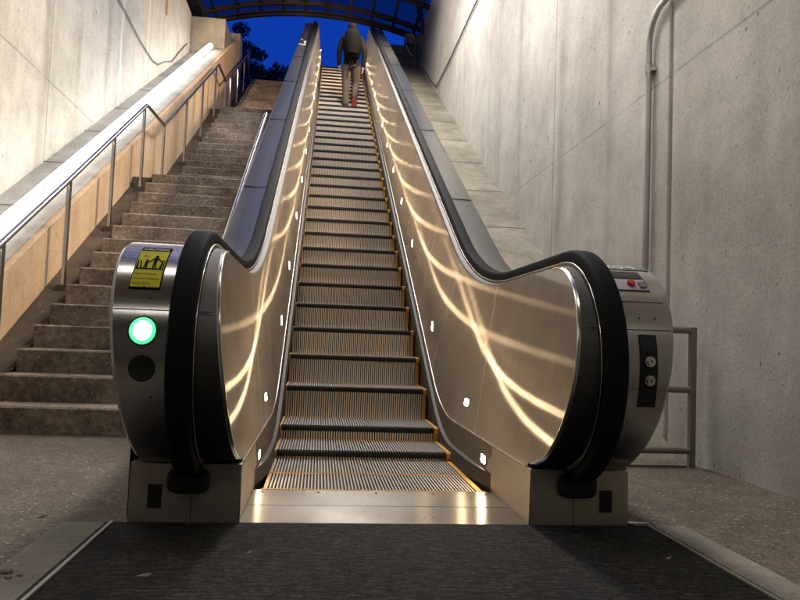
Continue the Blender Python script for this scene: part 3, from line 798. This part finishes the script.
rr = empty('stair_railing', (-1.04, 3.0, .9)); tag(rr, 'short flat handrail between the stairs and the escalator deck', 'railing')
def rz(y): return 1.47 + .655 * (y - 3.05)
b = MB(); b.mat(0, True).tube([(-1.04, 2.35, rz(2.35)), (-1.04, 4.2, rz(4.2)), (-1.04, 5.95, rz(5.95))], .021, 10)
b.build('rail', M['chrome'], rr)
for y in (2.7, 4.2, 5.75):
    b = MB(); b.mat(0, True).tube([(-1.04, y, rz(y)), (-1.04, y + .005, RISE * (1 + (y - Y1) / RUN) - .2)], .014, 8); b.build('post', M['railpaint'], rr)

# ------------------------------------------------------------------ tube light on the parapet
tb = empty('tube_light', (-3.0, 3.6, 1.5)); tag(tb, 'long glowing white LED tube along the top of the tan parapet', 'light')
def TZ(y): return 1.49 + .5865 * (y - 3.6)
XTB = -2.985
b = MB(); b.mat(0, True)
b.tube([(XTB, 1.9, TZ(1.9)), (XTB, 5, TZ(5)), (XTB, 8, TZ(8)), (XTB, 11, TZ(11)), (XTB, 13.15, TZ(13.15))], .062, 16)
b.blob((XTB, 13.15, TZ(13.15)), .062, .065, .062, 1, 0, 16, 8)
b.build('diffuser', M['tube'], tb)
b = MB(); b.mat(0).sweep([(1.85, TZ(1.85)), (13.2, TZ(13.2))], [(XTB - .03, -.07), (XTB + .03, -.07), (XTB + .03, -.046), (XTB - .03, -.046)]); b.build('mounting_rail', M['chrome'], tb)
for k in range(8):
    y = 2.2 + 1.5 * k; b = MB(); b.mat(0).box(XTB - .02, XTB + .02, y - .02, y + .02, LP(y) - .05, TZ(y) - .05); b.build('bracket', M['chrome'], tb)

# ------------------------------------------------------------------ conduit and cables
cd = empty('conduit_pipe', (1.93, 2.0, .3)); tag(cd, 'vertical galvanised conduit pipe clamped to the concrete wall', 'pipe')
pts = [(1.935, 2.0, .02), (1.935, 2.0, 1.5), (1.935, 2.0, 2.80)] + [(1.935, 2.0 - .20 * (1 - C_(R(a))), 2.80 + .20 * S(R(a)) * 1.1) for a in (15, 30, 45, 60, 75)] + [(1.935, 1.45, 3.06), (1.935, .4, 3.10)]
b = MB(); b.mat(0, True).tube(pts, .021, 12); b.build('pipe', M['galv'], cd)
for z in (2.62,): 
    b = MB(); b.mat(0).tube([(1.935, 2.0, z - .014), (1.935, 2.0, z + .014)], .027, 10); b.box(1.93, 1.972, 1.945, 2.06, z - .012, z + .012); b.build('clamp', M['chrome'], cd)
b = MB(); b.mat(0, True).tube([(1.935, 2.0, 2.60), (1.935, 2.0, 2.66)], .026, 12); b.build('coupling', M['chrome'], cd)
b = MB(); b.mat(0, True).tube([(1.95, 1.955 - .07, .0), (1.95, 1.955 - .07, 2.75)], .009, 8); 
pts = [(1.945, 7.2, 6.02), (1.945, 8.6, 6.03), (1.945, 10.2, 6.0), (1.945, 11.55, 6.04), (1.945, 11.72, 6.05), (1.945, 12.2, 6.27), (1.945, 13.2, 6.86), (1.945, 14.6, 7.64)]
b = MB(); b.mat(0, True).tube(pts, .014, 8); tag(b.build('wall_cable', M['cable']), 'grey cable run across the concrete wall to the top of the ledge', 'cable')
pts = [(1.90, 14.75, 7.62), (1.86, 14.8, 8.2), (1.80, 14.8, 8.42), (1.72, 14.8, 8.52), (1.62, 14.8, 8.46), (1.60, 14.8, 8.25), (1.68, 14.84, 8.05), (1.8, 14.85, 7.95)]
b = MB(); b.mat(0, True).tube(pts, .016, 8); tag(b.build('cable_loop', M['chrome']), 'small loop of pale cable hanging off the wall end', 'cable')
pts = [(-3.455, 7.3, 5.58), (-3.455, 8.3, 5.56), (-3.455, 9.2, 5.49), (-3.455, 10.1, 5.50), (-3.455, 10.55, 5.60), (-3.455, 11.1, 5.88), (-3.455, 11.65, 6.10), (-3.455, 12.2, 6.5), (-3.455, 13.0, 7.05)]
b = MB(); b.mat(0, True).tube(pts, .012, 8); tag(b.build('wall_cable', M['cable']), 'drooping cable along the lime-streaked wall above the tube light', 'cable')
b = MB(); b.mat(0).box(-3.478, -3.44, 10.95, 11.02, 6.75, 8.0); tag(b.build('wall_strip', M['tan']), 'narrow brown strip fixed high on the lime-streaked wall', 'strip')

# ------------------------------------------------------------------ barrier beside the right newel
gr = empty('barrier_railing', (1.9, 1.3, 0)); tag(gr, 'low steel barrier railing between the escalator newel and the wall', 'railing')
for z in (.792, .447, .095):
    b = MB(); b.mat(0, True).tube([(.94, 1.3, z), (1.895, 1.3, z)], .019, 10); b.build('rail', M['blackrail'], gr)
b = MB(); b.mat(0).box(1.878, 1.912, 1.283, 1.317, 0, .811); b.build('post', M['blackrail'], gr)
b = MB(); b.mat(0).box(.94, 1.86, 1.285, 1.315, 0, .014); b.build('bottom_bar', M['blackrail'], gr)

# ------------------------------------------------------------------ canopy over the top
cn = empty('canopy', (-.7, 15.2, 8.5)); tag(cn, 'arched dark steel canopy with tinted glass over the top of the stairs', 'canopy')
XC, HS, RISEC = -.70, 2.75, .46; RC = (HS * HS + RISEC * RISEC) / (2 * RISEC); ZCN = 8.47
A = math.asin(HS / RC)
def cz(a, r=0): return (XC + (RC + r) * S(a), ZCN + RISEC - RC + (RC + r) * C_(a))
def arch(mb, y0, y1, r0, r1, n=28):
    rows = []
    for i in range(n + 1):
        a = -A + 2 * A * i / n; (xa, za), (xb, zb) = cz(a, r0), cz(a, r1)
        rows.append([(xa, y0, za), (xa, y1, za), (xb, y1, zb), (xb, y0, zb)])
    mb.grid(rows, True); mb.add(rows[0], [(0, 1, 2, 3)]); mb.add(rows[-1], [(3, 2, 1, 0)])
for y in (15.2, 14.62, 13.4, 12.2, 11.0):
    b = MB(); b.mat(0, False); arch(b, y - .05, y + .05, 0, .13 if y > 15 else .10); b.build('arch_rib', M['canopy'], cn)
b = MB(); arch(b, 14.98, 15.02, .02, .06); b.build('glazing_bar', M['canopy'], cn)
for i in range(10):
    a = -A + 2 * A * (i + .5) / 10; b = MB(); rows = []
    for r_ in (.03, .17):
        x, z = cz(a, r_); rows.append([(x - .035, 10.9, z), (x + .035, 10.9, z), (x + .035, 15.25, z), (x - .035, 15.25, z)])
    b.mat(0).grid(rows, True); b.add(rows[0], [(0, 1, 2, 3)]); b.add(rows[1], [(3, 2, 1, 0)]); b.build('rafter', M['canopy'], cn)
b = MB(); arch(b, 10.92, 15.24, .175, .187); b.build('glass_roof', M['glass'], cn)
for s, x in ((-1, XC - HS), (1, XC + HS)):
    b = MB(); b.mat(0).box(*((x - .42, x + .06) if s < 0 else (x - .45, x - .07)), 10.8 if s < 0 else 14.95, 15.3, ZCN - .16, ZCN + .10); b.build('edge_beam', M['conc_end'] if s > 0 else M['canopy'], cn)
    b = MB(); b.mat(0).box(*((x - .16, x - .02) if s < 0 else (x + .05, x + .2)), 15.0, 15.15, 7.94 if s < 0 else 8.3, ZCN - .16); b.build('post', M['tan'] if s < 0 else M['canopy'], cn)
b = MB(); b.mat(0, True).tube([(1.98, 14.2, 8.3), (1.80, 14.35, 9.1), (1.72, 14.45, 9.6)], .07, 12); b.build('brace', M['blackrail'], cn)

# ------------------------------------------------------------------ trees beyond the top landing
def leafmat():
    m, nt, b = newmat('dark_leaves'); n = noise(nt, coords(nt), 1.8, 3)
    L(nt, mix(nt, n, (.006, .011, .006), (.022, .034, .016)), b.inputs['Base Color']); b.inputs['Roughness'].default_value = .6
    return m
M['leaf'] = leafmat(); M['bark'] = simple('bark', (.05, .04, .03), .9)
def tree(name, base, clumps, label, seed, nleaf):
    rnd = random.Random(seed); t = empty(name, base); tag(t, label, 'tree')
    tr = MB(); bx, by, bz = base; top = max(c[2] for c in clumps)
    tr.mat(0, True).tube([(bx, by, bz), (bx + .05, by, bz + .8), (bx - .04, by, bz + 1.6), (bx, by, min(top, bz + 2.4))], [.12, .09, .07, .04], 8)
    for c in clumps: tr.tube([(bx, by, bz + .9), ((bx + c[0]) / 2, (by + c[1]) / 2, (bz + .9 + c[2]) / 2 + .1), c[:3]], [.05, .035, .012], 6)
    tr.build('trunk', M['bark'], t)
    cr = MB(); cr.mat(0)
    for (x, y, z, r_) in clumps:
        for k in range(int(nleaf * r_ * r_)):
            d = Vector((rnd.gauss(0, 1), rnd.gauss(0, 1), rnd.gauss(0, 1))).normalized() * r_ * rnd.uniform(.15, 1.05) ** .55
            p = Vector((x, y, z)) + Vector((d.x, d.y, d.z * .85))
            a = Vector((rnd.uniform(-1, 1), rnd.uniform(-1, 1), rnd.uniform(-1, 1))).normalized(); c = a.orthogonal().normalized()
            l, w_ = rnd.uniform(.05, .10), rnd.uniform(.02, .04)
            cr.add([p - a * l, p + c * w_, p + a * l, p - c * w_], [(0, 1, 2, 3)])
    cr.build('crown', M['leaf'], t)
tree('tree', (-3.35, 21, ZTOP), [(-3.4, 21, 9.6, .55), (-3.2, 21.2, 10.3, .42), (-3.35, 21, 10.95, .30), (-2.85, 21, 9.5, .42), (-2.7, 21, 10.15, .26), (-3.5, 21.3, 9.0, .6), (-3.9, 21, 9.8, .5)], 'dark tree standing against the wall end at the stair top', 3, 2600)
tree('tree', (-2.0, 20, ZTOP), [(-2.2, 20, 8.5, .55), (-1.75, 20.2, 8.6, .5), (-2.45, 20, 9.0, .4), (-1.95, 20, 9.2, .36), (-1.5, 20, 8.35, .4), (-1.2, 20.1, 8.0, .35), (-1.45, 20.1, 8.85, .2), (-1.05, 20, 8.35, .16), (-2.7, 20, 8.2, .5), (-1.7, 20, 7.95, .5), (-.7, 20, 7.85, .25)], 'low dark bushy tree above the top stair', 5, 2600)

# ------------------------------------------------------------------ small litter
def pebble(x, y, r_, seed, label):
    b = MB(); b.mat(0, True).blob((x, y, r_ * .45 + .004), r_, r_ * .75, r_ * .55, seed, .12); tag(b.build('pebble', M['peb']), label, 'stone', 'stones on the border strip')
M['peb'] = concrete('pebble_stone', (.22, .19, .155), (.32, .28, .23), .1)
pebble(-1.085, -.545, .017, 1, 'largest pale stone on the border of the black mat')
pebble(-1.065, -.585, .010, 2, 'small stone just below the largest pale stone')
pebble(-1.045, -.565, .008, 3, 'tiny stone beside the largest pale stone')
def scrap(x, y, z, pts, label, m='white'):
    b = MB(); n = len(pts)
    b.mat(0).add([(x + u, y + v, z + .0015 + .004 * ((i * 7) % 3)) for i, (u, v) in enumerate(pts)] + [(x + u, y + v, z + .0005 + .004 * ((i * 7) % 3)) for i, (u, v) in enumerate(pts)],
                 [tuple(range(n)), tuple(range(2 * n - 1, n - 1, -1))] + [(i, (i + 1) % n, (i + 1) % n + n, i + n) for i in range(n)])
    tag(b.build('paper_scrap', M['scrap' if m == 'white' and 'triang' not in label else m]), label, 'litter')
scrap(.93, -.0, .005, [(.0, .06), (.0, .005), (.075, .0)], 'white triangular patch beside the base of the control newel')  # pale triangle laid on the floor by the base block
scrap(-.72, -.58, .008, [(-.02, 0), (-.005, .003), (.02, .003), (.012, -.002)], 'thin pale scrap lying on the black mat near the stones')
scrap(-.46, -.37, .008, [(-.008, .0), (.0, .003), (.008, .002), (.004, -.003)], 'small pale leaf scrap on the black mat in front of the green signal')
scrap(.86, -.42, .008, [(-.009, .0), (.0, .003), (.009, -.002), (.0, -.003)], 'tiny pale scrap on the black mat near the control newel side')

for k, (x, y, l, lb) in enumerate(((-1.30, -.12, .016, 'pale leaf scrap on the paving just left of the base block'), (-1.42, .02, .014, 'pale chip on the paving nearest the stairs'), (-1.22, .05, .018, 'dark leaf on the paving beside the left base block'), (1.42, .10, .016, 'pale chip on the paving in front of the barrier'), (1.62, -.30, .014, 'pale chip on the paving far right of the mat'))):
    scrap(x, y, .002, [(-l, .0), (-l * .1, l * .35), (l, l * .2), (l * .5, -l * .3)], lb, 'white' if k != 2 else 'stepside')

# ------------------------------------------------------------------ person riding up
def skin(name, verts, edges, mat, parent, sub=1, root=0):
    me = bpy.data.meshes.new(name); me.from_pydata([v[:3] for v in verts], edges, []); me.update()
    o = bpy.data.objects.new(name, me); COL.objects.link(o)
    md = o.modifiers.new('skin', 'SKIN'); md.use_smooth_shade = True
    for i, v in enumerate(verts):
        d = me.skin_vertices[0].data[i]; r_ = v[3]
        d.radius = r_ if isinstance(r_, tuple) else (r_, r_); d.use_root = (i == root)
    sd = o.modifiers.new('sub', 'SUBSURF'); sd.levels = sub; sd.render_levels = sub
    dg = bpy.context.evaluated_depsgraph_get(); dg.update()
    m2 = bpy.data.meshes.new_from_object(o.evaluated_get(dg)); m2.name = name
    bpy.data.objects.remove(o)
    m2.materials.clear(); m2.materials.append(mat)
    for p in m2.polygons: p.use_smooth = True; p.material_index = 0
    return link(bpy.data.objects.new(name, m2), parent)
M['skinm'] = simple('skin', (.36, .22, .15), .55); M['jacket'] = simple('olive_jacket', (.016, .015, .011), .9, 0., .06); M['trouser'] = simple('khaki_trousers', (.075, .064, .052), .9, 0., .06)
M['pack'] = simple('black_backpack', (.005, .005, .005), .8, 0., .06); M['hair'] = simple('dark_hair', (.012, .009, .007), .7, 0., .06); M['shoe'] = simple('dark_shoe', (.03, .028, .027), .8, 0., .1); M['sole'] = simple('orange_sole', (.36, .06, .03), .8)
PX, PY, PZ = .115, 10.95, ZN + 23 * .21     # standing point on its step
def P(x, y, z, r_): return (PX + x, PY + y, PZ + z, r_)
body_v = [P(.0, .02, .93, .12), P(.0, .02, 1.10, .115), P(.0, .03, 1.28, .125), P(.0, .04, 1.44, .09), P(.0, .05, 1.52, .052), P(.0, .075, 1.60, .078), P(.0, .085, 1.68, .085), P(.0, .08, 1.74, .055),
          P(-.16, .03, 1.42, .06), P(-.235, .01, 1.18, .042), P(-.235, .07, .93, .032), P(-.228, .09, .86, .034),
          P(.16, .03, 1.42, .06), P(.245, .01, 1.18, .042), P(.24, .08, .93, .032), P(.232, .10, .86, .034),
          P(-.085, .02, .86, .085), P(-.085, .03, .48, .055), P(-.075, .0, .09, .042), P(-.075, .11, .04, .036),
          P(.085, .02, .86, .085), P(.095, .15, .53, .055), P(.085, -.02, .23, .042), P(.085, .05, .13, .036)]
body_e = [(0, 1), (1, 2), (2, 3), (3, 4), (4, 5), (5, 6), (6, 7), (3, 8), (8, 9), (9, 10), (10, 11), (3, 12), (12, 13), (13, 14), (14, 15), (0, 16), (16, 17), (17, 18), (18, 19), (0, 20), (20, 21), (21, 22), (22, 23)]
for (wi, sx) in ((11, -1), (15, 1)):          # five fingers, curled
    wx, wy, wz, _ = body_v[wi]
    for f, (dy, ln) in enumerate(((-.022, .062), (-.008, .072), (.008, .070), (.022, .058))):
        a = len(body_v); body_v.append((wx + sx * .004, wy + dy, wz - .045, .010)); body_v.append((wx - sx * .004, wy + dy + .004, wz - .045 - ln * .5, .009)); body_v.append((wx - sx * .018, wy + dy + .006, wz - .045 - ln * .85, .008))
        body_e += [(wi, a), (a, a + 1), (a + 1, a + 2)]
    a = len(body_v); body_v.append((wx - sx * .02, wy + .035, wz - .02, .010)); body_v.append((wx - sx * .028, wy + .045, wz - .055, .009)); body_e += [(wi, a), (a, a + 1)]
person = skin('person', body_v, body_e, M['skinm'], None, 1)
tag(person, 'person in olive jacket and khaki trousers with black backpack riding up', 'person')
me = person.data; b = MB(); b.mat(0, True)
skin('jacket', [P(.0, .02, .80, (.165, .13)), P(.0, .02, .90, (.165, .13)), P(.0, .02, 1.05, (.17, .125)), P(.0, .02, 1.25, (.185, .135)), P(.0, .03, 1.40, (.155, .11)), P(.0, .05, 1.55, .085),
                P(-.175, .03, 1.40, .078), P(-.245, .0, 1.17, .060), P(-.245, .06, .93, .045), P(-.235, .08, .875, .040),
                P(.175, .03, 1.40, .078), P(.255, .0, 1.17, .060), P(.25, .07, .93, .045), P(.242, .09, .875, .040)],
     [(0, 1), (1, 2), (2, 3), (3, 4), (4, 5), (4, 6), (6, 7), (7, 8), (8, 9), (4, 10), (10, 11), (11, 12), (12, 13)], M['jacket'], person, 2)
skin('trousers', [P(.0, .02, .95, (.155, .12)), P(-.09, .02, .82, .118), P(-.09, .035, .46, .082), P(-.08, .0, .10, .066), P(-.08, .0, .06, .066),
                  P(.09, .03, .82, .118), P(.10, .14, .52, .082), P(.09, -.01, .25, .064), P(.09, -.02, .21, .064)],
     [(0, 1), (1, 2), (2, 3), (3, 4), (0, 5), (5, 6), (6, 7), (7, 8)], M['trouser'], person, 2)
skin('hair', [P(.0, .055, 1.56, .085), P(.0, .065, 1.68, .108), P(.0, .07, 1.75, .080)], [(0, 1), (1, 2)], M['hair'], person, 2)
bp = MB(); bp.mat(0, True)
rows = []
for z, w_, d_ in ((.93, .10, .06), (.96, .155, .12), (1.10, .178, .165), (1.28, .172, .15), (1.44, .150, .11), (1.53, .10, .06), (1.55, .04, .03)):
    rows.append([(PX + w_ * C_(a) * (abs(C_(a)) ** .3 if abs(C_(a)) > 1e-3 else 1), PY - .12 - d_ * .5 + d_ * S(a), PZ + z) for a in [2 * PI * k / 20 for k in range(20)]])
bp.grid(rows, True); bp.add(rows[0], [tuple(range(20))]); bp.add(rows[-1], [tuple(range(19, -1, -1))])
rows = [[(PX + .10 * C_(a), PY - .30 + .05 * S(a) , PZ + z) for a in [2 * PI * k / 14 for k in range(14)]] for z in (1.0, 1.02, 1.18, 1.2)]
bp.grid(rows, True)
bp.tube([(PX - .01, PY - .2, PZ + .95), (PX - .03, PY - .19, PZ + .85), (PX - .05, PY - .16, PZ + .72)], .014, 6); bp.tube([(PX + .01, PY - .2, PZ + .95), (PX + .02, PY - .19, PZ + .85), (PX + .02, PY - .16, PZ + .70)], .014, 6)
bp.build('backpack', M['pack'], person)
def shoe(cx, cy, cz_, pitch):
    sh = MB(); q = []
    def tr(x, y, z):
        c, s_ = C_(pitch), S(pitch); return (PX + cx + x, PY + cy + y * c + z * s_, PZ + cz_ - y * s_ + z * c)
    for z, g in ((0, 1.), (.03, 1.), (.06, .9), (.10, .62)):
        q.append([tr(.045 * g * C_(a), (.05 if z < .09 else .0) + (.135 if z < .09 else .07) * g * S(a), z) for a in [2 * PI * k / 16 for k in range(16)]])
    sh.mat(0, True).grid(q, True); sh.add(q[-1], [tuple(range(16))])
    so = [[tr(.048 * C_(a), .05 + .14 * S(a), z) for a in [2 * PI * k / 16 for k in range(16)]] for z in (-.018, .006)]
    sh.mat(1).grid(so, True); sh.add(so[0], [tuple(range(16))])
    return sh
shoe(-.08, .0, .02, 0.).build('shoe', [M['shoe'], M['shoe']], person)
shoe(.09, -.03, .16, 1.0).build('shoe', [M['shoe'], M['sole']], person)['label'] = 'raised shoe showing its orange sole'

# ------------------------------------------------------------------ lamps of the passage (above the picture)
def luminaire(name, label, loc, size, rot, mat, kind='light'):
    t = empty(name, loc); tag(t, label, kind)
    m3 = Matrix.Rotation(rot[2], 3, 'Z') @ Matrix.Rotation(rot[1], 3, 'Y') @ Matrix.Rotation(rot[0], 3, 'X')
    def bx(x0, x1, y0, y1, z0, z1, nm, mt_):
        b = MB(); b.mat(0).box(x0, x1, y0, y1, z0, z1); b.v = [tuple(Vector(loc) + m3 @ Vector(v)) for v in b.v]; return b.build(nm, mt_, t)
    w_, l_ = size
    bx(-w_ / 2 - .02, w_ / 2 + .02, -l_ / 2 - .02, l_ / 2 + .02, .0, .06, 'housing', M['railpaint']); bx(-w_ / 2, w_ / 2, -l_ / 2, l_ / 2, -.012, -.001, 'diffuser', mat)
for (y, z, k, lb) in ((-4.6, 4.53, 'lampfoot', 'added fill strip lamp on the hall ceiling behind the camera'), (-.1, 4.53, 'lampfoot', 'cross strip lamp above the escalator foot'), (3.7, 6.2, 'ceil', 'long strip lamp above the lower stair flight'),  # hall lamp is an unseen addition that fills the foreground with light
                      (7.6, 7.2, 'ceil', 'long strip lamp above the middle stair flight'), (10.0, 8.0, 'ceiltop', 'long strip lamp under the canopy')):
    luminaire('strip_lamp', lb, (-.6 if k == 'lampfoot' else .28, y, z), (3.4, .12) if k == 'lampfoot' else (.55, 2.9), (0, 0, 0), M[k])

def flood(loc, aim, power, label, xw=XR, size=100):
    t = empty('flood_lamp', loc); tag(t, label, 'light')
    d = (Vector(aim) - Vector(loc)).normalized()
    b = MB(); b.mat(0, True).tube([Vector(loc) - d * .16, Vector(loc) - d * .04, Vector(loc) - d * .005], [.07, .12, .14], 16); b.mat(0).tube([Vector(loc) - d * .1, (xw, loc[1], loc[2])], .02, 8)
    b.build('housing', M['railpaint'], t)
    ld = bpy.data.lights.new('lamp', 'SPOT'); ld.energy = power; ld.color = (1., .74, .48); ld.spot_size = R(size); ld.spot_blend = .8; ld.shadow_soft_size = .10
    o = bpy.data.objects.new('lamp', ld); link(o, t, tuple(Vector(loc) + d * .02)); o.rotation_euler = d.to_track_quat('-Z', 'Y').to_euler()
flood((1.72, 3.4, 4.5), (-2.65, 4.6, 1.9), 420, 'lower warm flood lamp on an arm high on the conduit wall')
flood((1.72, 9.0, 7.6), (-2.0, 12.6, 5.8), 560, 'upper warm flood lamp on an arm high on the conduit wall')
flood((-3.1, 10.4, 7.75), (-1.5, 14.6, 6.7), 190, 'warm flood lamp high on the lime-streaked wall', XL, 75)

# ------------------------------------------------------------------ world, camera, view
wd = bpy.data.worlds.new('World'); sc.world = wd; wd.use_nodes = True
nt = wd.node_tree; bg = nt.nodes['Background']
sky = nt.nodes.new('ShaderNodeTexSky'); sky.sky_type = 'NISHITA'; sky.sun_disc = False
sky.sun_elevation = R(-3.0); sky.sun_rotation = R(200); sky.ozone_density = 6.
mx = nt.nodes.new('ShaderNodeMix'); mx.data_type = 'RGBA'; mx.blend_type = 'MULTIPLY'; mx.inputs[0].default_value = 1.
mx.inputs[7].default_value = (.06, .36, 1., 1)
L(nt, sky.outputs[0], mx.inputs[6])
m2 = nt.nodes.new('ShaderNodeMix'); m2.data_type = 'RGBA'; m2.inputs[0].default_value = .85
L(nt, mx.outputs[2], m2.inputs[6]); m2.inputs[7].default_value = (.0022, .024, .215, 1)
L(nt, m2.outputs[2], bg.inputs['Color']); bg.inputs['Strength'].default_value = 1.0

cam = bpy.data.cameras.new('Camera'); co = bpy.data.objects.new('Camera', cam); COL.objects.link(co); sc.camera = co
f, yaw, pitch, roll = 699.384, .1126, .0576, .0374
cam.sensor_width = 36; cam.sensor_fit = 'HORIZONTAL'; cam.lens = f * 36 / 800; cam.clip_end = 500; cam.clip_start = .02
Fv = Vector((S(yaw) * C_(pitch), C_(yaw) * C_(pitch), S(pitch))); Rv = Vector((C_(yaw), -S(yaw), 0)); Uv = Rv.cross(Fv)
Rr = Rv * C_(roll) + Uv * S(roll); Ur = Uv * C_(roll) - Rv * S(roll)
m4 = Matrix((Rr, Ur, -Fv)).transposed().to_4x4(); m4.translation = Vector((-.2757, -2.578, .6721)); co.matrix_world = m4
sc.view_settings.view_transform = 'Standard'; sc.view_settings.look = 'None'; sc.view_settings.exposure = 1.0; sc.view_settings.gamma = 1
sc.view_settings.use_curve_mapping = False
sc.render.engine = 'CYCLES'
sc.cycles.use_denoising = True
try: sc.cycles.denoiser = 'OPENIMAGEDENOISE'
except Exception: pass
sc.cycles.max_bounces = 8; sc.cycles.sample_clamp_indirect = 6; sc.cycles.caustics_reflective = False
